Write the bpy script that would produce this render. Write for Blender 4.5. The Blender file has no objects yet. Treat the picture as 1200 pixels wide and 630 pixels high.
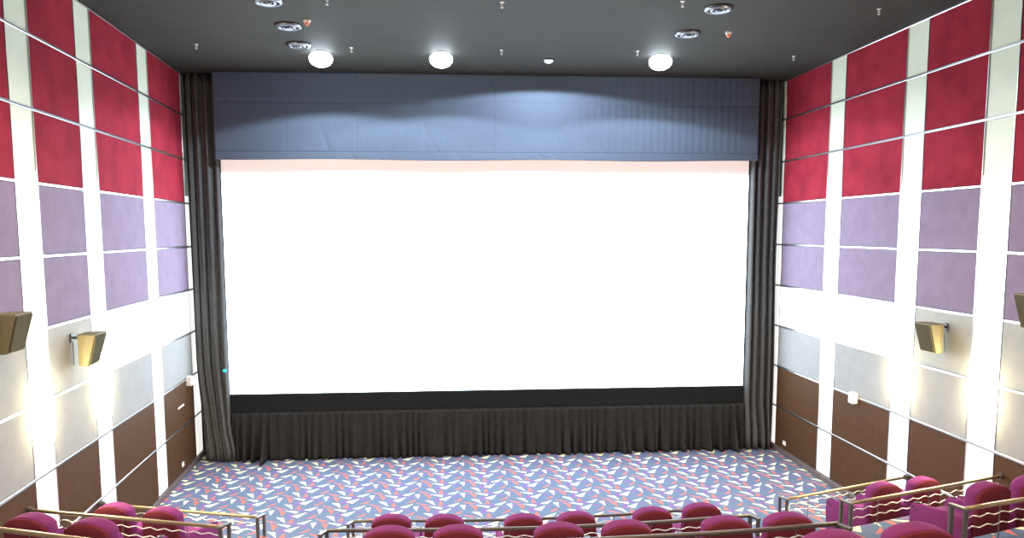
import bpy, bmesh, math, random
from mathutils import Vector, Matrix
random.seed(7)
C = bpy.context.scene.collection
SC = bpy.context.scene
PI = math.pi
Z0 = 5.45                       # the camera stands this far above the front floor (floor is z = 0)

# ------------------------------------------------------------------ camera
cam = bpy.data.cameras.new('camera')
camo = bpy.data.objects.new('camera', cam); C.objects.link(camo)
R_ = Vector((0.99732895, -0.0729978, -0.00250652)); U_ = Vector((0.00988163, 0.10084713, 0.99485286)); F_ = Vector((0.07236929, 0.99222033, -0.1012991))
camo.matrix_world = Matrix(((R_.x, U_.x, -F_.x, 0), (R_.y, U_.y, -F_.y, 0), (R_.z, U_.z, -F_.z, Z0), (0, 0, 0, 1)))
cam.sensor_width = 36.0; cam.lens = 36.0*880/1200; cam.shift_y = (361.6-315)/1200
cam.clip_start = 0.05; cam.clip_end = 200
SC.camera = camo

# ------------------------------------------------------------------ world, exposure
w = bpy.data.worlds.new('world'); SC.world = w; w.use_nodes = True
w.node_tree.nodes['Background'].inputs[0].default_value = (0.01, 0.011, 0.013, 1)
SC.view_settings.view_transform = 'Standard'; SC.view_settings.look = 'None'
SC.view_settings.gamma = 1; SC.view_settings.use_curve_mapping = False
SC.view_settings.exposure = 0.0
SCREEN_RADIANCE = 8.0           # the projected white picture
SCREEN_TINT = (0.73, 0.885, 1.0)
HOUSE_WATT = 520                # each house downlight over the seats
STAGE_WATT = 680                # each downlight in front of the screen
SCONCE_RADIANCE = 115.0

# ------------------------------------------------------------------ helpers
def link(o, parent=None):
    C.objects.link(o)
    if parent: o.parent = parent
    return o
def mesh_of(bm, name, mats):
    me = bpy.data.meshes.new(name); bm.normal_update(); bm.to_mesh(me); bm.free()
    for m in (mats if isinstance(mats, (list, tuple)) else [mats]): me.materials.append(m)
    return me
def obj(name, bm, mats, parent=None, loc=None, rotz=0, smooth=False):
    me = mesh_of(bm, name, mats) if isinstance(bm, bmesh.types.BMesh) else bm
    o = bpy.data.objects.new(name, me)
    if smooth:
        for p in me.polygons: p.use_smooth = True
    if loc is not None: o.location = loc
    if rotz: o.rotation_euler = (0, 0, rotz)
    return link(o, parent)
def thing(name, label, cat, loc=(0, 0, 0), rotz=0, group=None):
    o = bpy.data.objects.new(name, None); C.objects.link(o); o.empty_display_size = .1
    o.location = loc; o.rotation_euler = (0, 0, rotz)
    return tag(o, label, cat, group)
def tag(o, label, cat, group=None):
    o['label'] = label; o['category'] = cat
    if group: o['group'] = group
    return o
def struct(name, bm, m, **k):
    o = obj(name, bm, m, **k); o['kind'] = 'structure'; return o
def box(bm, c, s, rot=None, mi=0):
    r = bmesh.ops.create_cube(bm, size=1)
    M = Matrix.Translation(c) @ (rot.to_4x4() if rot else Matrix()) @ Matrix.Diagonal((s[0], s[1], s[2], 1))
    bmesh.ops.transform(bm, matrix=M, verts=r['verts'])
    if mi:
        for v in r['verts']:
            for f in v.link_faces: f.material_index = mi
    return r['verts']
def bevel(bm, w, seg=2):
    bmesh.ops.bevel(bm, geom=bm.edges[:], offset=w, segments=seg, profile=0.5, affect='EDGES', clamp_overlap=True)
def B(): return bmesh.new()
def tube(bm, pts, r, seg=8, cap=True):
    pts = [Vector(p) for p in pts]; rings = []
    for i, p in enumerate(pts):
        a = pts[max(i-1, 0)]; b = pts[min(i+1, len(pts)-1)]
        t = (b-a).normalized()
        up = Vector((0, 0, 1)) if abs(t.z) < .95 else Vector((1, 0, 0))
        n = t.cross(up).normalized(); bn = n.cross(t)
        rings.append([bm.verts.new(p + (n*math.cos(2*PI*k/seg)+bn*math.sin(2*PI*k/seg))*r) for k in range(seg)])
    for a, b in zip(rings, rings[1:]):
        for k in range(seg): bm.faces.new((a[k], a[(k+1) % seg], b[(k+1) % seg], b[k]))
    if cap: bm.faces.new(rings[0][::-1]); bm.faces.new(rings[-1])
def lathe(bm, prof, seg=24, c=(0, 0, 0), closed=False):
    rings = []
    for r, z in prof:
        rings.append([bm.verts.new((c[0]+r*math.cos(2*PI*k/seg), c[1]+r*math.sin(2*PI*k/seg), c[2]+z)) for k in range(seg)] if r > 1e-6 else [bm.verts.new((c[0], c[1], c[2]+z))])
    for a, b in zip(rings, rings[1:]):
        for k in range(seg):
            q = [a[k % len(a)], a[(k+1) % len(a)], b[(k+1) % len(b)], b[k % len(b)]]
            u = []
            for v in q:
                if v not in u: u.append(v)
            if len(u) > 2: bm.faces.new(u)
def prism(bm, poly, z0, z1, mi_top=0, mi_side=0):
    a = [bm.verts.new((x, y, z0)) for x, y in poly]; b = [bm.verts.new((x, y, z1)) for x, y in poly]
    n = len(poly)
    f = bm.faces.new(b); f.material_index = mi_top
    f = bm.faces.new(a[::-1]); f.material_index = mi_side
    for i in range(n):
        f = bm.faces.new((a[i], a[(i+1) % n], b[(i+1) % n], b[i])); f.material_index = mi_side

# ------------------------------------------------------------------ materials
def material(name, col, rough=.6, metal=0, var=.0, scale=6, bump=0, bscale=60, spec=.5, emis=None, estr=0, sheen=0, stretch=(1, 1, 1)):
    m = bpy.data.materials.new(name); m.use_nodes = True
    nt = m.node_tree; p = nt.nodes['Principled BSDF']
    p.inputs['Base Color'].default_value = (*col, 1); p.inputs['Roughness'].default_value = rough
    p.inputs['Metallic'].default_value = metal; p.inputs['Specular IOR Level'].default_value = spec
    if sheen: p.inputs['Sheen Weight'].default_value = sheen; p.inputs['Sheen Roughness'].default_value = .5
    if emis: p.inputs['Emission Color'].default_value = (*emis, 1); p.inputs['Emission Strength'].default_value = estr
    tc = nt.nodes.new('ShaderNodeTexCoord'); mp = nt.nodes.new('ShaderNodeMapping'); mp.inputs['Scale'].default_value = stretch
    oi = nt.nodes.new('ShaderNodeObjectInfo')
    ad = nt.nodes.new('ShaderNodeVectorMath'); ad.operation = 'ADD'
    nt.links.new(tc.outputs['Object'], ad.inputs[0]); nt.links.new(oi.outputs['Location'], ad.inputs[1]); nt.links.new(ad.outputs[0], mp.inputs[0])
    if var:
        n = nt.nodes.new('ShaderNodeTexNoise'); n.inputs['Scale'].default_value = scale; n.inputs['Detail'].default_value = 5
        nt.links.new(mp.outputs[0], n.inputs['Vector'])
        r = nt.nodes.new('ShaderNodeMapRange'); r.inputs[1].default_value = .3; r.inputs[2].default_value = .7
        r.inputs[3].default_value = 1-var; r.inputs[4].default_value = 1+var
        nt.links.new(n.outputs['Fac'], r.inputs[0])
        v = nt.nodes.new('ShaderNodeVectorMath'); v.operation = 'SCALE'; v.inputs[0].default_value = col
        nt.links.new(r.outputs[0], v.inputs['Scale']); nt.links.new(v.outputs[0], p.inputs['Base Color'])
    if bump:
        n2 = nt.nodes.new('ShaderNodeTexNoise'); n2.inputs['Scale'].default_value = bscale; n2.inputs['Detail'].default_value = 3
        nt.links.new(mp.outputs[0], n2.inputs['Vector'])
        b = nt.nodes.new('ShaderNodeBump'); b.inputs['Strength'].default_value = bump; b.inputs['Distance'].default_value = .02
        nt.links.new(n2.outputs['Fac'], b.inputs['Height']); nt.links.new(b.outputs[0], p.inputs['Normal'])
    return m

M = {}
M['red'] = material('red_velour', (.235, .019, .034), .9, var=.2, scale=2.2, bump=.3, bscale=25, spec=.06)
M['mauve'] = material('mauve_fabric', (.205, .158, .225), .9, var=.07, scale=4, bump=.2, bscale=30, spec=.08)
M['grey'] = material('pale_grey_fabric', (.275, .272, .27), .9, var=.05, scale=4, bump=.15, bscale=30, spec=.08)
M['pale_panel_lit'] = material('pale_fabric_lit', (.86, .86, .86), .8, var=.02, scale=4)  # stronger light near the screen, painted into the front panels as white
M['pale_panel_dim'] = material('pale_fabric_dim', (.33, .33, .31), .9, var=.05, scale=5, spec=.08)  # rear panels of that row, weaker light put into a greyer tone
M['brown'] = material('brown_laminate', (.072, .034, .017), .6, var=.18, scale=8, stretch=(6, 6, 1), spec=.08)
M['cream'] = material('cream_strip', (.62, .66, .54), .6, var=.03, scale=3)
M['white'] = material('backlit_white_strip', (.88, .88, .86), .5, emis=(1, .98, .94), estr=.75)
M['alu'] = material('brushed_aluminium', (.62, .62, .64), .28, 1.0)
M['wallback'] = material('wall_plaster', (.25, .25, .26), .8, var=.05)
M['skirting'] = material('dark_skirting', (.12, .09, .09), .5, var=.08)
M['ceiling'] = material('dark_grey_ceiling', (.036, .035, .033), .7, var=.05, scale=1.5, spec=.06)
M['black_cloth'] = material('black_curtain', (.09, .091, .093), .85, var=.12, scale=10, spec=.15, bump=.15, bscale=80)
M['val_cloth'] = material('blue_black_valance', (.080, .102, .146), .8, var=.06, scale=6, spec=.15, bump=.1, bscale=50, stretch=(8, 1, 1))
M['skirt'] = material('black_skirt', (.029, .0285, .028), .85, var=.12, scale=10, spec=.05)
M['mask'] = material('black_masking', (.014, .015, .018), .9, var=.06, scale=6, spec=.08)
M['seat'] = material('wine_fabric_bluelit', (.175, .034, .135), .9, var=.07, scale=9, spec=.04, bump=.15, bscale=90)  # bluish screen light is mixed into this wine colour
M['seat_back_warmlit'] = material('wine_fabric_warmlit', (.14, .027, .042), .9, var=.07, scale=9, spec=.03, bump=.15, bscale=90)  # redder copy of the wine fabric, warm house light painted in
M['black'] = material('black_plastic', (.02, .02, .022), .4)
M['bronze'] = material('bronze_rail', (.30, .23, .13), .35, .75)
M['dark_rail'] = material('dark_rail_metal', (.11, .095, .09), .45, .6)
M['steel'] = material('grey_post_metal', (.16, .15, .15), .35, .8)
M['wave'] = material('satin_wave_bar', (.72, .70, .66), .35, .5)
M['olive'] = material('olive_speaker_cabinet', (.135, .115, .06), .7, var=.1, scale=12)
M['grille'] = material('speaker_grille', (.085, .077, .045), .9, spec=.05, bump=.4, bscale=220)
M['chrome'] = material('dark_chrome', (.14, .145, .16), .28, 1.0)
M['offwhite'] = material('white_plastic', (.8, .8, .78), .4)
M['orange'] = material('orange_plastic', (.8, .25, .12), .4)
M['lamp'] = material('cool_lamp', (1, 1, 1), .4, emis=(.80, .93, 1.0), estr=24)
M['lamp_dim'] = material('small_cool_lamp', (1, 1, 1), .4, emis=(.86, .93, 1.0), estr=5)
M['lamp_warm'] = material('warm_lamp', (1, 1, 1), .4, emis=(1, .86, .66), estr=8)
M['sconce'] = material('frosted_sconce', (1, 1, 1), .4, emis=(1, .86, .50), estr=SCONCE_RADIANCE)
M['picture'] = material('projected_picture', (.8, .8, .8), .8, emis=SCREEN_TINT, estr=SCREEN_RADIANCE)
M['screen'] = material('screen_strip_spill_glow', (.5, .46, .44), .8, emis=(.66, .53, .50), estr=1.0)  # spilled and bounced light on the strip, put in as its own glow
M['green'] = material('green_indicator', (.0, .3, .25), .4, emis=(0, .8, .6), estr=1.0)

def carpet(name, vertical=False):
    m = bpy.data.materials.new(name); m.use_nodes = True
    nt = m.node_tree; p = nt.nodes['Principled BSDF']; N = nt.nodes.new; L = nt.links.new
    p.inputs['Roughness'].default_value = .95; p.inputs['Specular IOR Level'].default_value = .1
    tc = N('ShaderNodeTexCoord'); sp = N('ShaderNodeSeparateXYZ'); L(tc.outputs['Object'], sp.inputs[0])
    cb = N('ShaderNodeCombineXYZ')
    L(sp.outputs['X'], cb.inputs[0]); L(sp.outputs['Z' if vertical else 'Y'], cb.inputs[1])
    mp = N('ShaderNodeVectorMath'); mp.operation = 'DIVIDE'; mp.inputs[1].default_value = (.94, .70, 1); L(cb.outputs[0], mp.inputs[0])
    def tri(pts):
        # vertices in tile units, y up; wrapped about the triangle's centre
        cx = sum(a for a, b in pts)/3; cy = sum(b for a, b in pts)/3
        s = N('ShaderNodeVectorMath'); s.operation = 'SUBTRACT'; s.inputs[1].default_value = (cx-.5, cy-.5, 0); L(mp.outputs[0], s.inputs[0])
        f = N('ShaderNodeVectorMath'); f.operation = 'FRACTION'; L(s.outputs[0], f.inputs[0])
        q = [Vector((a-cx+.5, b-cy+.5)) for a, b in pts]
        if (q[1]-q[0]).cross(q[2]-q[0]) < 0: q = q[::-1]
        ds = []
        for i in range(3):
            a, b = q[i], q[(i+1) % 3]; n = Vector((-(b-a).y, (b-a).x)).normalized()
            d = N('ShaderNodeVectorMath'); d.operation = 'DOT_PRODUCT'; d.inputs[1].default_value = (n.x, n.y, 0); L(f.outputs[0], d.inputs[0])
            g = N('ShaderNodeMath'); g.operation = 'SUBTRACT'; g.inputs[1].default_value = n.dot(a); L(d.outputs['Value'], g.inputs[0])
            ds.append(g)
        m1 = N('ShaderNodeMath'); m1.operation = 'MINIMUM'; L(ds[0].outputs[0], m1.inputs[0]); L(ds[1].outputs[0], m1.inputs[1])
        m2 = N('ShaderNodeMath'); m2.operation = 'MINIMUM'; L(m1.outputs[0], m2.inputs[0]); L(ds[2].outputs[0], m2.inputs[1])
        g = N('ShaderNodeMath'); g.operation = 'GREATER_THAN'; g.inputs[1].default_value = 0; L(m2.outputs[0], g.inputs[0])
        return g.outputs[0]
    def px(*pts): return [((x-100+45*(y-300)/95)/392, (300-y)/95) for x, y in pts]
    yellow, orange, lav = (.80, .74, .44, 1), (.52, .135, .11, 1), (.165, .105, .25, 1)
    motifs = [(lav, px((0, 335), (90, 322), (60, 345))), (lav, px((225, 372), (330, 362), (290, 330))), (lav, px((300, 312), (400, 328), (380, 300))),
              (lav, px((120, 300), (180, 318), (130, 330))),
              (yellow, px((100, 307), (148, 306), (121, 343))), (orange, px((184, 304), (240, 322), (212, 352))),
              (yellow, px((228, 308), (342, 320), (325, 334))), (yellow, px((292, 352), (412, 328), (345, 365))),
              (yellow, px((216, 262), (280, 268), (290, 302))), (orange, px((308, 303), (350, 272), (356, 302))),
              (orange, px((130, 278), (245, 300), (180, 299))), (yellow, px((-8, 310), (112, 287), (45, 316))),
              (orange, px((12, 374), (108, 344), (80, 366)))]
    n = N('ShaderNodeTexNoise'); n.inputs['Scale'].default_value = 9; n.inputs['Detail'].default_value = 3; L(cb.outputs[0], n.inputs['Vector'])
    cur = N('ShaderNodeMix'); cur.data_type = 'RGBA'; cur.inputs[6].default_value = (.088, .125, .195, 1); cur.inputs[7].default_value = (.11, .15, .23, 1)
    L(n.outputs['Fac'], cur.inputs[0])
    for col, pts in motifs:
        x = N('ShaderNodeMix'); x.data_type = 'RGBA'; L(tri(pts), x.inputs[0]); L(cur.outputs[2], x.inputs[6]); x.inputs[7].default_value = col
        cur = x
    L(cur.outputs[2], p.inputs['Base Color'])
    nb = N('ShaderNodeTexNoise'); nb.inputs['Scale'].default_value = 160; L(tc.outputs['Object'], nb.inputs['Vector'])
    b = N('ShaderNodeBump'); b.inputs['Strength'].default_value = .25; b.inputs['Distance'].default_value = .01
    L(nb.outputs['Fac'], b.inputs['Height']); L(b.outputs[0], p.inputs['Normal'])
    return m
M['carpet'] = carpet('patterned_carpet'); M['carpet_riser'] = carpet('patterned_carpet_riser', True)

# ------------------------------------------------------------------ room shell
CEIL = 3.62+Z0
YF, YB = 18.62, -6.0
def lx(y): return -5.02986-.0688449*y
def rx(y): return 8.29732-.0193918*y
bm = B(); prism(bm, [(lx(YB)-.3, YB-.3), (rx(YB)+.3, YB-.3), (rx(YF)+.3, YF+.3), (lx(YF)-.3, YF+.3)], -.3, 0)
struct('floor', bm, M['carpet'])
bm = B(); prism(bm, [(lx(YB)-.3, YB-.3), (rx(YB)+.3, YB-.3), (rx(YF)+.3, YF+.3), (lx(YF)-.3, YF+.3)], CEIL, CEIL+.3)
struct('ceiling', bm, M['ceiling'])
bm = B(); prism(bm, [(lx(YB)-.25, YB), (lx(YB), YB), (lx(YF), YF), (lx(YF)-.25, YF)], 0, CEIL)
wall_left = struct('wall_left', bm, M['wallback'])
bm = B(); prism(bm, [(rx(YB), YB), (rx(YB)+.25, YB), (rx(YF)+.25, YF), (rx(YF), YF)], 0, CEIL)
wall_right = struct('wall_right', bm, M['wallback'])
bm = B(); box(bm, (1.0, YF+.12, CEIL/2), (15, .24, CEIL)); struct('wall_front', bm, M['mask'])
bm = B(); box(bm, (1.4, YB-.12, CEIL/2), (14.5, .24, CEIL)); struct('wall_back', bm, M['wallback'])

# stadium tiers (the front edge follows the bent rows)
def tier_edge(k):
    d = 2.2*(k-1)
    return [(lx(12.30-d), 12.30-d+.06), (-3.02, 11.54-d), (-2.4, 11.38-d), (-1.6, 11.27-d), (1.1, 11.14-d), (3.75, 11.32-d), (4.5, 11.44-d), (5.3, 11.69-d), (rx(12.52-d), 12.62-d)]
for k in range(1, 8):
    e = tier_edge(k); z = .70+.75*(k-1)
    bm = B(); prism(bm, [(lx(YB), YB), (rx(YB), YB)] + e[::-1], 0 if k == 1 else z-.75, z, 0, 1)
    struct('seating_tier', bm, [M['carpet'], M['carpet_riser']])
# aisle steps, one between each pair of tiers on both aisles
for k in range(1, 5):
    d = 2.2*(k-1); zt = .70+.75*(k-1)
    for poly in ([(-2.98, 11.54-d), (-1.72, 11.27-d), (-1.72, 11.85-d), (-2.98, 12.1-d)], [(3.86, 11.30-d), (5.10, 11.62-d), (5.10, 12.2-d), (3.86, 11.9-d)]):
        for j in (1, 2):
            bm = B(); s = .3*j
            q = [poly[0], poly[1], (poly[1][0], poly[1][1]+.9-s), (poly[0][0], poly[0][1]+.9-s)]
            zb = zt-.75 if k > 1 else 0
            h = (zt-zb)/3
            prism(bm, q, zb+h*(j-1), zb+h*j, 0, 1)
            struct('aisle_step', bm, [M['carpet'], M['carpet_riser']])

# ------------------------------------------------------------------ side walls
ROWZ = [CEIL] + [3.68317-k+Z0 for k in range(1, 10)]
YL = [18.56, 17.92, 15.734, 15.147, 12.996, 12.389, 10.893, 10.286, 8.78, 8.17, 6.02, 5.41, 3.24, 2.63, .47, -.14, -2.3, -2.9, -5.0]
YR = [18.56, 17.882, 15.789, 15.196, 13.165, 12.573, 11.106, 10.498, 9.02, 8.42, 6.30, 5.70, 3.55, 2.95, .80, .20, -1.95, -2.55, -4.7]
ROWMAT = ['red', 'red', 'red', 'mauve', 'mauve', 'whiterow', 'grey', 'brown', 'brown']
mesh_cache = {}
def panel_mesh(name, w_, h_, t, ch, m):
    key = (name, round(w_, 3), round(h_, 3), t, m.name)
    if key not in mesh_cache:
        bm = B()
        a = [bm.verts.new((sx*w_/2, 0, sz*h_/2)) for sx, sz in ((-1, -1), (1, -1), (1, 1), (-1, 1))]
        b = [bm.verts.new((sx*w_/2, t-ch, sz*h_/2)) for sx, sz in ((-1, -1), (1, -1), (1, 1), (-1, 1))]
        c = [bm.verts.new((sx*(w_/2-ch), t, sz*(h_/2-ch))) for sx, sz in ((-1, -1), (1, -1), (1, 1), (-1, 1))]
        bm.faces.new(a)
        for q, r in ((a, b), (b, c)):
            for i in range(4): bm.faces.new((q[i], r[i], r[(i+1) % 4], q[(i+1) % 4]))
        bm.faces.new(c[::-1])
        bmesh.ops.recalc_face_normals(bm, faces=bm.faces[:])
        mesh_cache[key] = mesh_of(bm, name, m)
    return mesh_cache[key]
def wall_pt(side, y, out=0):
    if side < 0:
        n = Vector((1, .0688449, 0)).normalized(); return Vector((lx(y), y, 0)) + n*out
    n = Vector((-1, -.0193918, 0)).normalized(); return Vector((rx(y), y, 0)) + n*out
WROT = {-1: math.atan2(1, -.0688449)+PI, 1: math.atan2(1, -.0193918)}   # local x runs along the wall, local +y into the room
def on_wall(name, me, wall, side, y, z, out=0):
    p = wall_pt(side, y, out)
    return obj(name, me, None, wall, (p.x, p.y, z), WROT[side])
TIERZ = lambda y: 0 if y > 12.4 else .70+.75*int((12.4-y)/2.2)
for side, wall, YY in ((-1, wall_left, YL), (1, wall_right, YR)):
    for j in range(len(YY)-1):
        y1, y0 = YY[j], YY[j+1]; yc = (y0+y1)/2; strip = (j % 2 == 0)
        for r in range(9):
            zt, zb = ROWZ[r]-.02, ROWZ[r+1]+.02
            if r == 0: zt = ROWZ[0]-.005
            if zt < TIERZ(yc)-.3: continue
            h_ = zt-zb; zc = (zt+zb)/2; wd = (y1-y0)*(1.0024 if side < 0 else 1.0002)
            if strip:
                if r == 2:      # the lit panel reaches a little above the third channel
                    on_wall('white_strip', panel_mesh('white_strip', wd-.02, .15, .025, .004, M['white']), wall, side, yc, zb+.075)
                    on_wall('cream_strip', panel_mesh('cream_strip', wd-.02, h_-.153, .025, .004, M['cream']), wall, side, yc, (zt+zb+.153)/2)
                else: on_wall('cream_strip' if r < 3 else 'white_strip', panel_mesh('white_strip', wd-.02, h_, .025, .004, M['cream'] if r < 3 else M['white']), wall, side, yc, zc)
            else:
                mk = ROWMAT[r]
                if mk == 'whiterow': mk = 'pale_panel_lit' if j in (1, 3) else 'pale_panel_dim'  # light falloff along this row is painted: bright front pair, dimmer rest
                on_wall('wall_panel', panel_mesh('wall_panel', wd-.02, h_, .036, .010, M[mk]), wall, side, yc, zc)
        if not strip:
            for ye in (y0, y1):
                on_wall('edge_trim', panel_mesh('edge_trim', .016, CEIL-.14, .042, .003, M['alu']), wall, side, ye, .13+(CEIL-.14)/2)
    Ls = YF-YB
    for r in range(1, 10):
        if ROWZ[r] < .2: continue
        on_wall('channel_rail', panel_mesh('channel_rail', Ls-.05, .038, .048, .004, M['alu']), wall, side, (YF+YB)/2, ROWZ[r])
    b = on_wall('baseboard', panel_mesh('baseboard', Ls-.05, .125, .055, .01, M['skirting']), None, side, (YF+YB)/2, .0635)
    b.name = 'baseboard_left' if side < 0 else 'baseboard_right'; b['kind'] = 'structure'
    b = on_wall('trim', panel_mesh('trim', Ls-.05, .04 if side > 0 else .02, .05, .008, M['alu'] if side > 0 else M['skirting']), None, side, (YF+YB)/2, CEIL-.021)
    b.name = 'trim_1' if side < 0 else 'trim_2'; b['kind'] = 'structure'

# ------------------------------------------------------------------ screen, masking, curtains
YS = 18.1
XL, XR, ZT, ZB = -5.4406, 7.1222, 1.6894+Z0, -3.8338+Z0
ZBAND = 1.37+Z0
scr = thing('cinema_screen', 'wide blank glowing white projection screen on the front wall', 'screen', ((XL+XR)/2, YS, ZB))
bm = B(); box(bm, (0, .02, (ZBAND-ZB)/2), (XR-XL, .04, ZBAND-ZB)); o = obj('lit_picture', bm, M['picture'], scr)
o['label'] = 'bright white projected area'
bm = B(); box(bm, (0, .02, (ZT+.12+ZBAND)/2-ZB), (XR-XL, .04, ZT+.12-ZBAND)); o = obj('glowing_top_band', bm, M['screen'], scr)
o['label'] = 'pale pinkish strip of screen above the picture'
bm = B()
for x in (-5.6, 0, 5.6): box(bm, (x, .17, -ZB/2+2.6), (.1, .24, ZB+5.4))
for z in (.3, 5.1): box(bm, (0, .10, z), (XR-XL-.2, .1, .1))
obj('support_frame', bm, M['black'], scr)

def cloth(name, fx, nu, nv, m, parent=None, thick=.012, smooth=True):
    bm = B(); g = [[bm.verts.new(fx(i/nu, j/nv)) for j in range(nv+1)] for i in range(nu+1)]
    for i in range(nu):
        for j in range(nv): bm.faces.new((g[i][j], g[i+1][j], g[i+1][j+1], g[i][j+1]))
    o = obj(name, bm, m, parent, smooth=smooth)
    s = o.modifiers.new('thickness', 'SOLIDIFY'); s.thickness = thick; s.offset = 0
    return o
def sstep(a, b, x):
    t = min(1, max(0, (x-a)/(b-a))); return t*t*(3-2*t)
def left_curtain(u, v):
    z = .02+v*(CEIL-.03)
    low = sstep(2.6, .25, z)
    x0 = lx(YS)+.09+low*.12; x1 = -5.455+.0*low+.10*sstep(.9, .1, z)
    # folds sweep towards a bunch near the floor
    uu = u + low*.16*math.sin(PI*u)
    x = x0+(x1-x0)*uu
    ph = 2*PI*(4.2*u+.25*math.sin(5*u)) ; amp = .058*(1-.35*low)
    y = 18.03 + amp*math.sin(ph) + .02*math.sin(ph*2.3+1+z*.3) - low*.10*math.exp(-((u-.62)/.25)**2)
    x += .018*math.cos(ph+z*.15)
    return (x, y, z)
tag(cloth('side_curtain', left_curtain, 90, 40, M['black_cloth']), 'black pleated side curtain hanging left of the white screen', 'curtain', 'side curtains by the screen')
def right_curtain(u, v):
    z = .02+v*(CEIL-.03); low = sstep(1.4, .1, z)
    x0 = 7.135+.02*low; x1 = rx(YS)-.09+.02*math.sin(z)
    x = x0+(x1-x0)*(u+low*.10*math.sin(PI*u))
    ph = 2*PI*(4.6*u+.2*math.sin(6*u)); y = 18.03+(.07+.02*low)*math.sin(ph+.4)+.02*math.sin(ph*2.1+z*.35)-low*.05*math.sin(PI*u)
    return (x+.018*math.cos(ph), y, z)
tag(cloth('side_curtain', right_curtain, 90, 40, M['black_cloth']), 'black pleated side curtain hanging right of the white screen', 'curtain', 'side curtains by the screen')

val = thing('valance', 'dark blue-black cloth valance hanging across the top of the screen', 'valance', ((-5.47+7.22)/2, 17.80, CEIL))
VW = 7.22+5.47; VB = 1.672+Z0
seams = [-VW/2+VW*k/8 for k in range(9)]
def val_pt(u, v):
    x = (u-.5)*VW; z = -(CEIL-VB-.17)*(1-v)-.0
    y = .012*math.sin(x*1.9+.6)*(1-v)
    for s in seams[1:-1]: y += .012*math.exp(-((x-s)/.018)**2)
    y += .004*math.sin(x*2*PI/.17)*(sstep(1.0, 2.5, x)*(1-sstep(5.8, 6.2, x)))
    for cx_, a in ((-1.9, 1), (-1.1, -1), (1.4, .8), (-4.1, .7)):
        q = (x-cx_)-a*(1-v)*.9+.3; y += .016*math.exp(-(q/.05)**2)*sstep(.5, .05, v)
    y += .015*math.exp(-((v-.64)/.012)**2)
    return (x, y, z)
cloth('drop_cloth', val_pt, 420, 60, M['val_cloth'], val, .008)
def hem_pt(u, v):
    x = (u-.5)*VW; z = -(CEIL-VB)+.175*v
    y = -.014+.012*math.sin(x*1.9+.6)
    for cx_, a in ((-3.4, 1), (-1.5, -1), (-.9, 1), (1.0, 1), (1.35, 1), (5.9, .6)):
        q = (x-cx_)-a*(1-v)*.22; y += .014*math.exp(-(q/.035)**2)
    return (x, y, z + .012*math.sin(x*1.3)*(1-v))
cloth('hem', hem_pt, 420, 8, M['val_cloth'], val, .008)
bm = B(); box(bm, (0, .03, -.04), (VW, .04, .08)); obj('hanging_batten', bm, M['black'], val)

bm = B(); box(bm, ((XL+XR)/2, 18.08, ZB-.27), (XR-XL+.02, .05, .52)); bevel(bm, .008, 1)
tag(obj('masking_band', bm, M['mask']), 'flat black masking band running under the white screen', 'masking')
def skirt_pt(u, v):
    x = -5.40+u*(7.13+5.40); z = .012+v*(ZB-.46)
    f = 1-v
    ph = 2*PI*62*u + 2.2*math.sin(37*u) + 1.3*math.sin(91*u)
    y = 18.02+(.022+.035*f)*math.sin(ph)+.02*f*math.sin(29*u*2*PI+1)
    for c, a in FLARES:
        q = (u-c); y -= a*f*f*math.exp(-(q/.0035)**2)
    return (x+.012*f*math.cos(ph), y, z)
FLARES = [(random.random(), random.uniform(.05, .16)) for _ in range(46)] + [(.62+.38*random.random(), random.uniform(.1, .2)) for _ in range(16)]
tag(cloth('skirt_drape', skirt_pt, 760, 14, M['skirt'], thick=.008), 'short black pleated skirt drape touching the carpet below the screen', 'drape')
bm = B(); box(bm, (0, 0, 0), (.07, .04, .07)); bevel(bm, .01, 1)
o = obj('indicator_light', bm, M['green'], None, (-5.475, 17.86, -3.22+Z0)); tag(o, 'tiny green indicator light at the lower left edge of the screen', 'light')

# ------------------------------------------------------------------ ceiling fittings
def spot(loc, parent, watt, angle, col=(1, 1, 1), blend=.1, r=.08):
    l = bpy.data.lights.new('lamp_beam', 'SPOT'); l.energy = watt; l.spot_size = math.radians(angle); l.spot_blend = blend; l.color = col; l.shadow_soft_size = r
    o = bpy.data.objects.new('lamp_beam', l); o.location = loc; link(o, parent); return o
def at_ceiling(x, y): return (x, y, CEIL)
big = [(-2.69, 15.77, 'bright round ceiling downlight above the valance, leftmost of the lit lights'),
       (-.28, 15.69, 'bright round ceiling downlight left of the small dim downlight'),
       (4.22, 15.64, 'bright round ceiling downlight above the right part of the valance')]
for x, y, lab in big:
    t = thing('ceiling_downlight', lab, 'downlight', at_ceiling(x, y), 0, 'bright downlights before the screen')
    bm = B(); lathe(bm, [(0, 0), (.13, 0), (.13, -.02), (0, -.02)]); obj('housing', bm, M['chrome'], t, smooth=False)
    bm = B(); lathe(bm, [(.12, -.015), (.18, -.04), (.225, -.09), (.235, -.14), (.22, -.20), (.18, -.25), (.10, -.29), (0, -.30)]); obj('glowing_globe', bm, M['lamp'], t, smooth=True)
    spot((0, 0, -.33), t, STAGE_WATT, 152, (.78, .90, 1.0), .12)
t = thing('ceiling_downlight', 'small dim ceiling downlight between two bright ones above the screen', 'downlight', at_ceiling(1.97, 16.19))
bm = B(); lathe(bm, [(0, 0), (.13, 0), (.14, -.015), (.13, -.03), (.09, -.03), (0, -.03)]); obj('housing', bm, M['chrome'], t)
bm = B(); lathe(bm, [(.085, -.028), (.08, -.05), (.05, -.065), (0, -.07)]); obj('lens', bm, M['lamp_dim'], t, smooth=True)
spot((0, 0, -.1), t, STAGE_WATT*1.1, 165, (.80, .88, 1.0), .08)
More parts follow.
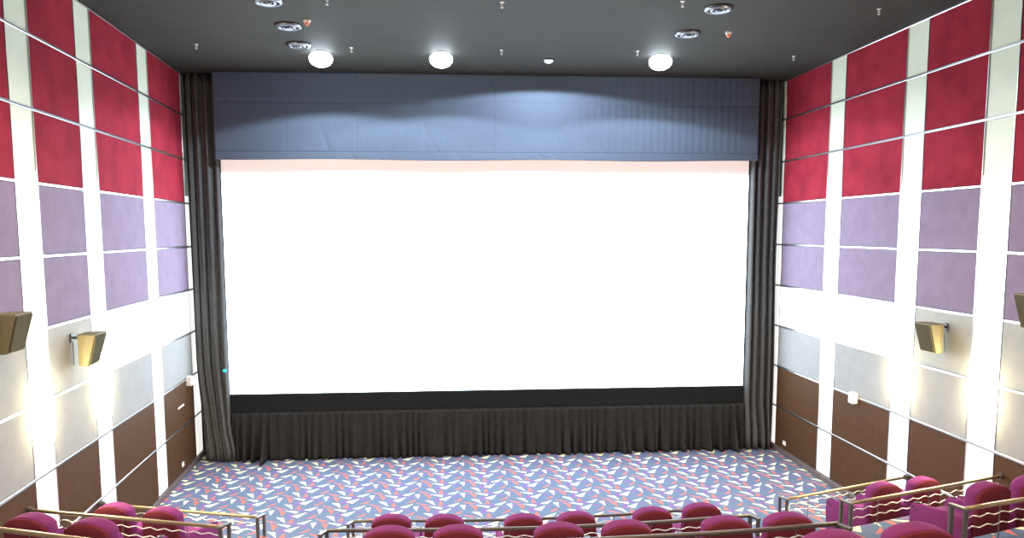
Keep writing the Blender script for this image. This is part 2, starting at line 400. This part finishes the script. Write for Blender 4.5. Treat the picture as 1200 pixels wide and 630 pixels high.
for x, side_word in ((-3.2, 'left'), (.9, 'middle'), (5.0, 'right')):
    for y, wt in ((7.6, (2.2 if x < 0 else 1.6) if abs(x-.9) > 1 else .5), (2.5, 1), (-2.8, 1)):
        t = thing('ceiling_downlight', 'warm house downlight on the ceiling over the %s seats, %s' % (side_word, {7.6: 'nearest the screen', 2.5: 'second from the screen', -2.8: 'farthest from the screen'}[y]), 'downlight', at_ceiling(x, y), 0, 'house downlights over the seating')
        bm = B(); lathe(bm, [(0, 0), (.17, 0), (.18, -.02), (.17, -.05), (0, -.05)]); obj('housing', bm, M['chrome'], t)
        bm = B(); lathe(bm, [(.13, -.048), (.12, -.07), (0, -.08)]); obj('lens', bm, M['lamp_warm'], t, smooth=True)
        spot((0, 0, -.12), t, HOUSE_WATT*wt, 150, (1, .72, .45), .5)
vents = [(-2.91, 12.42, 'round metal ceiling air vent cut by the top edge of the photo at left'), (-2.91, 13.85, 'round metal ceiling air vent beside the left orange smoke detector'),
         (-3.01, 15.19, 'round dark ceiling air vent just behind the leftmost bright downlight'), (4.28, 12.37, 'round metal ceiling air vent nearest the top edge of the photo at right'),
         (4.25, 13.91, 'round metal ceiling air vent between bright right downlight and nearer vent')]
for x, y, lab in vents:
    t = thing('ceiling_vent', lab, 'air vent', at_ceiling(x, y), 0, 'round ceiling air vents')
    bm = B(); lathe(bm, [(.155, 0), (.235, 0), (.235, -.018), (.20, -.05), (.175, -.05), (.155, -.02)], 32); obj('outer_ring', bm, M['chrome'], t, smooth=True)
    bm = B(); lathe(bm, [(.075, -.005), (.145, -.02), (.12, -.062), (.085, -.045)], 32); obj('inner_cone', bm, M['chrome'], t, smooth=True)
    bm = B(); lathe(bm, [(0, -.03), (.06, -.03), (.05, -.06), (0, -.065)], 24); obj('centre_disc', bm, M['chrome'], t, smooth=True)
    bm = B(); lathe(bm, [(0, -.002), (.16, -.002), (.16, -.012), (0, -.012)], 24); obj('throat', bm, M['black'], t)
for x, y, lab in ((-2.52, 13.5, 'small orange smoke detector on the ceiling near two left vents'), (4.98, 13.8, 'small orange smoke detector on the ceiling right of the right vents')):
    t = thing('smoke_detector', lab, 'smoke detector', at_ceiling(x, y), 0, 'ceiling smoke detectors')
    bm = B(); lathe(bm, [(0, 0), (.062, 0), (.062, -.025), (.05, -.045), (0, -.045)], 16); obj('base', bm, M['offwhite'], t)
    bm = B(); lathe(bm, [(.045, -.044), (.035, -.075), (.02, -.095), (0, -.10)], 16); obj('sensor_dome', bm, M['orange'], t, smooth=True)
spr = [(-4.97, 15.31, 'tiny sprinkler head nearest the left red wall panels'), (-2.03, 15.4, 'tiny sprinkler head right beside the leftmost bright downlight'),
       (.75, 12.28, 'tiny sprinkler head at the middle of the photo top edge'), (.93, 15.42, 'tiny sprinkler head left of the small dim downlight'),
       (3.66, 15.32, 'tiny sprinkler head just left of the bright right downlight'), (3.59, 12.05, 'tiny sprinkler head left of the nearest right air vent'),
       (7.01, 15.56, 'tiny sprinkler head near the far right ceiling corner'), (6.93, 12.25, 'tiny sprinkler head nearest the right wall at the photo top'),
       (-1.98, 12.3, 'tiny sprinkler head at the photo top above the left smoke detector')]
for x, y, lab in spr:
    t = thing('sprinkler_head', lab, 'sprinkler', at_ceiling(x, y), 0, 'ceiling sprinkler heads')
    bm = B(); lathe(bm, [(0, 0), (.035, 0), (.032, -.012), (0, -.014)], 12); obj('escutcheon', bm, M['offwhite'], t)
    bm = B(); tube(bm, [(0, 0, -.01), (0, 0, -.06)], .009, 6)
    for s in (-1, 1): tube(bm, [(s*.012, 0, -.035), (s*.022, 0, -.06), (s*.006, 0, -.085)], .004, 5)
    obj('nozzle', bm, M['offwhite'], t)
    bm = B(); lathe(bm, [(0, -.084), (.022, -.086), (.022, -.09), (0, -.091)], 10); obj('deflector', bm, M['offwhite'], t)

# ------------------------------------------------------------------ wall fittings
def wall_thing(name, label, cat, side, y, z, out=.025, group=None):
    p = wall_pt(side, y, out); return thing(name, label, cat, (p.x, p.y, z), WROT[side], group)
for side, y, z, lab in ((-1, 12.692, 2.92, 'tall glowing wall sconce on the left wall, right of the hanging speaker'), (-1, 10.59, 3.0, 'tall glowing wall sconce on the left wall nearest the photo edge'),
                        (1, 12.869, 2.80, 'tall glowing wall sconce on the right wall, left of the hanging speaker'), (1, 10.80, 2.90, 'tall glowing wall sconce on the right wall nearest the photo edge')):
    t = wall_thing('wall_sconce', lab, 'wall light', side, y, z, .025, 'glowing wall sconces')
    bm = B(); box(bm, (0, .01, 0), (.30, .02, 1.0)); obj('back_plate', bm, M['offwhite'], t)
    bm = B(); nu, nv = 12, 20; g = []
    for i in range(nu+1):
        a = PI*i/nu; row = []
        for j in range(nv+1):
            v = -1+2*j/nv; r = math.sqrt(max(0, 1-abs(v)**3.0))*.98+.02
            row.append(bm.verts.new((.23*r*math.cos(a), .018+.13*r*math.sin(a), .58*v)))
        g.append(row)
    for i in range(nu):
        for j in range(nv): bm.faces.new((g[i][j], g[i+1][j], g[i+1][j+1], g[i][j+1]))
    obj('frosted_shade', bm, M['sconce'], t, smooth=True)

def speaker(side, y, z, lab):
    t = wall_thing('wall_speaker', lab, 'speaker', side, y, z, .036, 'surround speakers on the side walls')
    d = -side       # local x direction that points towards the seats' back (camera)
    sx = 1 if side > 0 else -1
    bm = B(); box(bm, (0, .012, 0), (.09, .024, .13)); bevel(bm, .005, 1); obj('wall_plate', bm, M['black'], t)
    bm = B(); tube(bm, [(0, .02, 0), (0, .17, 0)], .022, 8); tube(bm, [(0, .135, .04), (0, .135, -.12)], .016, 8); obj('bracket_arm', bm, M['black'], t)
    bm = B(); tube(bm, [(0, .022, -.05), (.01, .03, -.16), (-.01, .02, -.30), (.0, .02, -.42)], .007, 6); obj('cable', bm, M['black'], t)
    # cabinet: wedge, deep at the top, shallow below; the side edges are canted
    W1, ZTOP, ZBOT = .43, .07, -.41
    bm = B()
    def ring(z_, dep, w_):
        return [bm.verts.new(q) for q in ((-w_*.36, .15, z_), (w_*.36, .15, z_), (w_*.5, .15+dep*.45, z_), (w_*.5, .15+dep, z_), (-w_*.5, .15+dep, z_), (-w_*.5, .15+dep*.45, z_))]
    a = ring(ZBOT, .15, W1*.92); b = ring(ZTOP, .28, W1)
    for i in range(6): bm.faces.new((a[i], a[(i+1) % 6], b[(i+1) % 6], b[i]))
    bm.faces.new(a[::-1]); bm.faces.new(b)
    bmesh.ops.recalc_face_normals(bm, faces=bm.faces[:]); bevel(bm, .012, 2); obj('cabinet', bm, M['olive'], t)
    bm = B()
    yf = lambda z_: .30+.13*(z_-ZBOT)/(ZTOP-ZBOT)
    q = [bm.verts.new(v) for v in ((-.175, yf(-.385)-.006, -.385), (.175, yf(-.385)-.006, -.385), (.19, yf(.045)-.006, .045), (-.19, yf(.045)-.006, .045))]
    f = bm.faces.new(q); r = bmesh.ops.extrude_face_region(bm, geom=[f])
    bmesh.ops.translate(bm, vec=(0, .022, -.005), verts=[v for v in r['geom'] if isinstance(v, bmesh.types.BMVert)])
    bmesh.ops.recalc_face_normals(bm, faces=bm.faces[:]); obj('front_grille', bm, M['grille'], t)
    return t
speaker(-1, 11.62, -1.56+Z0, 'olive wedge-shaped speaker on the left wall, fully in view')
speaker(1, 11.72, -1.57+Z0, 'olive wedge-shaped speaker on the right wall, fully in view')
speaker(-1, 9.38, -1.02+Z0, 'olive wedge-shaped speaker on the left wall, cut by the photo edge')
speaker(1, 9.58, -.92+Z0, 'olive wedge-shaped speaker on the right wall, cut by the photo edge')
for side, y, z, lab in ((-1, 17.42, -3.36+Z0, 'small white box on the left wall above the brown panels'), (1, 14.32, -3.33+Z0, 'small white box on the right wall above the brown panels')):
    t = wall_thing('sensor_box', lab, 'sensor', side, y, z, .036, 'white boxes on the side walls')
    bm = B(); box(bm, (0, .06, 0), (.17, .12, .22)); bevel(bm, .012, 2); obj('casing', bm, M['offwhite'], t)
    bm = B(); box(bm, (0, .122, -.03), (.09, .012, .07)); bevel(bm, .004, 1); obj('lens_window', bm, M['white'], t)
for side, y, z, lab in ((-1, 16.81, -5.13+Z0, 'small white socket low on the left brown panel'), (1, 17.36, -5.13+Z0, 'small white socket low on the right brown panel')):
    t = wall_thing('wall_socket', lab, 'socket', side, y, z, .036, 'white sockets low on the side walls')
    bm = B(); box(bm, (0, .008, 0), (.15, .016, .10)); bevel(bm, .004, 1); obj('cover_plate', bm, M['offwhite'], t)
    for s in (-1, 1):
        bm = B(); box(bm, (s*.035, .017, 0), (.03, .006, .03)); obj('outlet', bm, M['offwhite'], t)
t = wall_thing('marker_plate', 'slim white bar on the brown panel below the left white box', 'wall plate', -1, 16.85, -3.83+Z0, .036)
bm = B(); box(bm, (0, .012, 0), (.42, .024, .035)); bevel(bm, .005, 1); obj('bar', bm, M['offwhite'], t)

# ------------------------------------------------------------------ seats
def rounded_slab(bm, outline, y0, y1, inset=.03, lean=0):
    """closed outline in x/z extruded from y0 to y1 with softened rims; lean pushes y back with height"""
    cx_ = sum(p[0] for p in outline)/len(outline); cz = sum(p[1] for p in outline)/len(outline)
    hw = max(abs(p[0]-cx_) for p in outline); hh = max(abs(p[1]-cz) for p in outline)
    prof = [(1, y0), (.35, y0+.006), (0, y0+inset*1.0), (0, y1-inset*1.0), (.35, y1-.006), (1, y1)]
    rings = []
    for k, y in prof:
        i = inset*k
        rings.append([bm.verts.new((cx_+(x-cx_)*(1-i/hw), y+lean*(z-.3), cz+(z-cz)*(1-i/hh))) for x, z in outline])
    n = len(outline)
    for a, b in zip(rings, rings[1:]):
        for j in range(n): bm.faces.new((a[j], a[(j+1) % n], b[(j+1) % n], b[j]))
    bm.faces.new(rings[0][::-1]); bm.faces.new(rings[-1])
    bmesh.ops.recalc_face_normals(bm, faces=bm.faces[:])
def back_outline(wb, wt, z0, z1, arch, n=16):
    """wide shallow arch on slightly tapering sides, rounded where they meet"""
    pts = [(-wb/2, z0), (wb/2, z0), (wt/2+.014, z1-arch-.16), (wt/2+.006, z1-arch-.05)]
    for i in range(n+1):
        q = 1-2*i/n; x = wt/2*math.copysign(1-(1-abs(q))**1.25, q)
        pts.append((x, z1-arch*abs(x/(wt/2))**2.1-.016*abs(x/(wt/2))**9))
    pts += [(-wt/2-.006, z1-arch-.05), (-wt/2-.014, z1-arch-.16)]
    return pts
def make_seat(name, label, group):
    t = thing(name, label, 'chair', (0, 0, 0), 0, group)
    bm = B(); rounded_slab(bm, back_outline(.54, .497, .16, 1.0, .068), 0, .09, .022, -.06); obj('back_shell', bm, M['seat_back_warmlit'], t, smooth=True)
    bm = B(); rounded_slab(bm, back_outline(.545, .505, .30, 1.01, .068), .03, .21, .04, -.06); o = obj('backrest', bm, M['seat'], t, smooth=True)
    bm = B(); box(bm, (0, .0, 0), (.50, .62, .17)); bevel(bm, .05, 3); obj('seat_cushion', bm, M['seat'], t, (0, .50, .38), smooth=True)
    bm = B(); box(bm, (0, .43, .16), (.50, .56, .28)); bevel(bm, .02, 1); obj('plinth', bm, M['black'], t)
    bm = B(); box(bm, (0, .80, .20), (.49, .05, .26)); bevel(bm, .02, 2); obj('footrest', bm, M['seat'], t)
    for s in (-1, 1):
        bm = B()
        prof = [(.04, 0), (.84, 0), (.87, .30), (.865, .50), (.83, .555), (.70, .565), (.55, .575), (.30, .62), (.10, .62), (.04, .58)]
        a = [bm.verts.new((-.043, y, z)) for y, z in prof]; b = [bm.verts.new((.043, y, z)) for y, z in prof]
        n = len(prof); bm.faces.new(a); bm.faces.new(b[::-1])
        for i in range(n): bm.faces.new((a[i], b[i], b[(i+1) % n], a[(i+1) % n]))
        bmesh.ops.recalc_face_normals(bm, faces=bm.faces[:]); bevel(bm, .022, 2)
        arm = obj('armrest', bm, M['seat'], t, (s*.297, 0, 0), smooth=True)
        bm = B(); lathe(bm, [(.022, 0), (.036, 0), (.037, .008), (.030, .010), (.024, .003), (0, .002)], 16)
        cup = obj('cup_holder', bm, M['chrome'], arm, (0, .77, .563))
        for yy, zz in ((.815, .50), (.765, .478)):
            bm = B(); tube(bm, [(s*.040, yy, zz), (s*.046, yy, zz)], .017, 10); obj('control_button', bm, M['black'], arm)
    return t
def dup(root, loc, rotz, label, group):
    r = root.copy(); C.objects.link(r); r.location = loc; r.rotation_euler = (0, 0, rotz); r['label'] = label; r['group'] = group
    for ch in list(root.children):
        c = ch.copy(); C.objects.link(c); c.parent = r
        for g in list(ch.children):
            d = g.copy(); C.objects.link(d); d.parent = c
    return r
proto = None
def seat(x, y, k, rot, label, group):
    global proto
    z = .70+.75*(k-1)
    if proto is None:
        proto = make_seat('cinema_chair', label, group); proto.location = (x, y, z); proto.rotation_euler = (0, 0, rot)
    else: dup(proto, (x, y, z), rot, label, group)
ORD = ['first', 'second', 'third', 'fourth', 'fifth', 'sixth']
for i, (x, y) in enumerate([(-.91, 9.67), (-.2, 9.61), (.85, 9.55), (1.56, 9.58), (2.62, 9.66), (3.34, 9.76)]):
    seat(x, y, 1, .05*(1.2-x)*-.35, 'wine red cinema chair, %s from the left in the frontmost centre row' % ORD[i], 'front centre row seats')
for i, (x, y) in enumerate([(-.72, 7.38), (-.02, 7.35), (1.02, 7.34), (1.73, 7.35), (2.80, 7.38), (3.50, 7.43)]):
    seat(x, y, 2, 0, 'wine red cinema chair, %s from the left in the second centre row' % ORD[i], 'second centre row seats')
seat(2.81, 5.15, 3, 0, 'wine red cinema chair at bottom centre-right, barely above the photo edge', 'third centre row seats')
seat(3.51, 5.24, 3, 0, 'wine red cinema chair at the bottom edge, just right of the rail end', 'third centre row seats')
A15 = math.radians(15)
seat(-4.80, 10.42, 1, -A15, 'wine red cinema chair nearest the left wall behind the front left rail', 'left block seats')
seat(-4.07, 10.20, 1, -A15, 'wine red cinema chair nearest the left aisle behind the front left rail', 'left block seats')
seat(-4.60, 8.05, 2, -A15, 'wine red cinema chair at the bottom left corner of the photo', 'left block seats')
seat(-3.88, 7.85, 2, -A15, 'wine red cinema chair nearest the left aisle in the second left row', 'left block seats')
seat(6.35, 10.41, 1, A15, 'wine red cinema chair nearest the right aisle behind the front right rail', 'right block seats')
seat(7.09, 10.59, 1, A15, 'wine red cinema chair nearest the right wall behind the front right rail', 'right block seats')
seat(6.32, 8.20, 2, A15, 'wine red cinema chair nearest the right aisle in the second right row', 'right block seats')
seat(7.03, 8.39, 2, A15, 'wine red cinema chair cut by the right photo edge', 'right block seats')

# ------------------------------------------------------------------ guard rails
def rail(label, group, pts, k, posts, ret, wall_end=None, metal='bronze'):
    """pts: handrail polyline (x, y); posts: which ends carry the double post; ret: where the second post stands, relative"""
    zt = .70+.75*(k-1); H = .38
    o = Vector((pts[0][0], pts[0][1], zt))
    t = thing('guard_rail', label, 'railing', o, 0, group)
    P = [Vector((x, y, 0))-Vector((o.x, o.y, 0)) for x, y in pts]
    seglen = [0]
    for a, b in zip(P, P[1:]): seglen.append(seglen[-1]+(b-a).length)
    def at(s):
        for i in range(len(P)-1):
            if s <= seglen[i+1] or i == len(P)-2:
                q = (s-seglen[i])/(seglen[i+1]-seglen[i]); return P[i].lerp(P[i+1], q)
    LT = seglen[-1]
    up = lambda v, z: Vector((v.x, v.y, z))
    bm = B(); n = 12; tube(bm, [up(at(LT*i/n), H) for i in range(n+1)], .024, 10); obj('handrail', bm, M[metal], t, smooth=True)
    for e in posts:
        p = P[0] if e == 0 else P[-1]; r = Vector((ret[e][0], ret[e][1], 0))
        for q in (p, p+r):
            bm = B(); c = up(q, H/2); box(bm, c, (.045, .045, H-.03)); bevel(bm, .006, 1); obj('post', bm, M['steel'], t)
        bm = B(); c = up(p+r*.5, H-.006); a = math.atan2(r.y, r.x)
        box(bm, c, (r.length+.06, .055, .03), Matrix.Rotation(a, 3, 'Z')); bevel(bm, .006, 1); obj('post_cap', bm, M['steel'], t)
    for zz in (H-.10, H-.215):
        m_ = max(16, int(LT/.035)); pp = []
        for i in range(m_+1):
            s = .03+(LT-.06)*i/m_; ph = (s/.21) % 1
            tri = 2*abs(2*(ph-math.floor(ph+.5)))-1
            w_ = .85*tri*.022+.15*.022*math.cos(2*PI*ph)
            pp.append(up(at(s), zz+w_))
        bm = B(); tube(bm, pp, .0065, 6); obj('wavy_bar', bm, M['wave'], t, smooth=True)
    nr = max(2, int(LT/.8))
    for i in range(nr):
        s = LT*(i+.5)/nr; p = at(s)
        bm = B(); tube(bm, [up(p, 0), up(p, H-.01)], .006, 6); obj('support_rod', bm, M['steel'], t)
    if wall_end is not None:
        p = P[0] if wall_end == 0 else P[-1]
        bm = B(); d = (P[1]-P[0]).normalized() if wall_end == 0 else (P[-1]-P[-2]).normalized()
        tube(bm, [up(p-d*.02, H), up(p+d*.02, H)], .05, 12); obj('wall_flange', bm, M['steel'], t)
def cpts(d): return [(-1.62, 11.20-d), (.2, 11.085-d), (1.2, 11.07-d), (2.6, 11.14-d), (3.72, 11.27-d)]
CR = {0: (-.06, -.11), 1: (.06, -.11)}
rail('low metal guard rail in front of the frontmost centre seats', 'centre guard rails', cpts(0), 1, (0, 1), CR, None, 'dark_rail')
rail('low metal guard rail between the first and second centre rows', 'centre guard rails', cpts(2.2), 2, (0, 1), CR, None, 'dark_rail')
rail('low metal guard rail in front of the third centre row at the photo bottom', 'centre guard rails', cpts(4.36), 3, (0, 1), CR, None, 'dark_rail')
LRt = {1: (.07, .12)}; RRt = {0: (-.06, .14)}
rail('low bronze guard rail on the left, farthest from the camera', 'left guard rails', [(lx(12.26)+.09, 12.26), (-3.12, 11.48)], 1, (1,), LRt, 0)
rail('low bronze guard rail on the left, between the two rows of seats', 'left guard rails', [(lx(10.0)+.09, 10.0), (-2.96, 9.22)], 2, (1,), LRt, 0)
rail('low bronze guard rail on the left, crossing the bottom left corner', 'left guard rails', [(lx(7.76)+.09, 7.76), (-2.8, 6.84)], 3, (1,), LRt, 0)
rail('low bronze guard rail on the right, farthest from the camera', 'right guard rails', [(5.37, 11.60), (rx(12.5)-.09, 12.5)], 1, (0,), RRt, 1)
rail('low bronze guard rail on the right, between the two rows of seats', 'right guard rails', [(5.23, 9.38), (rx(10.28)-.09, 10.28)], 2, (0,), RRt, 1)
rail('low bronze guard rail on the right, nearest the lower right photo corner', 'right guard rails', [(5.25, 7.19), (rx(7.93)-.09, 7.93)], 3, (0,), RRt, 1)
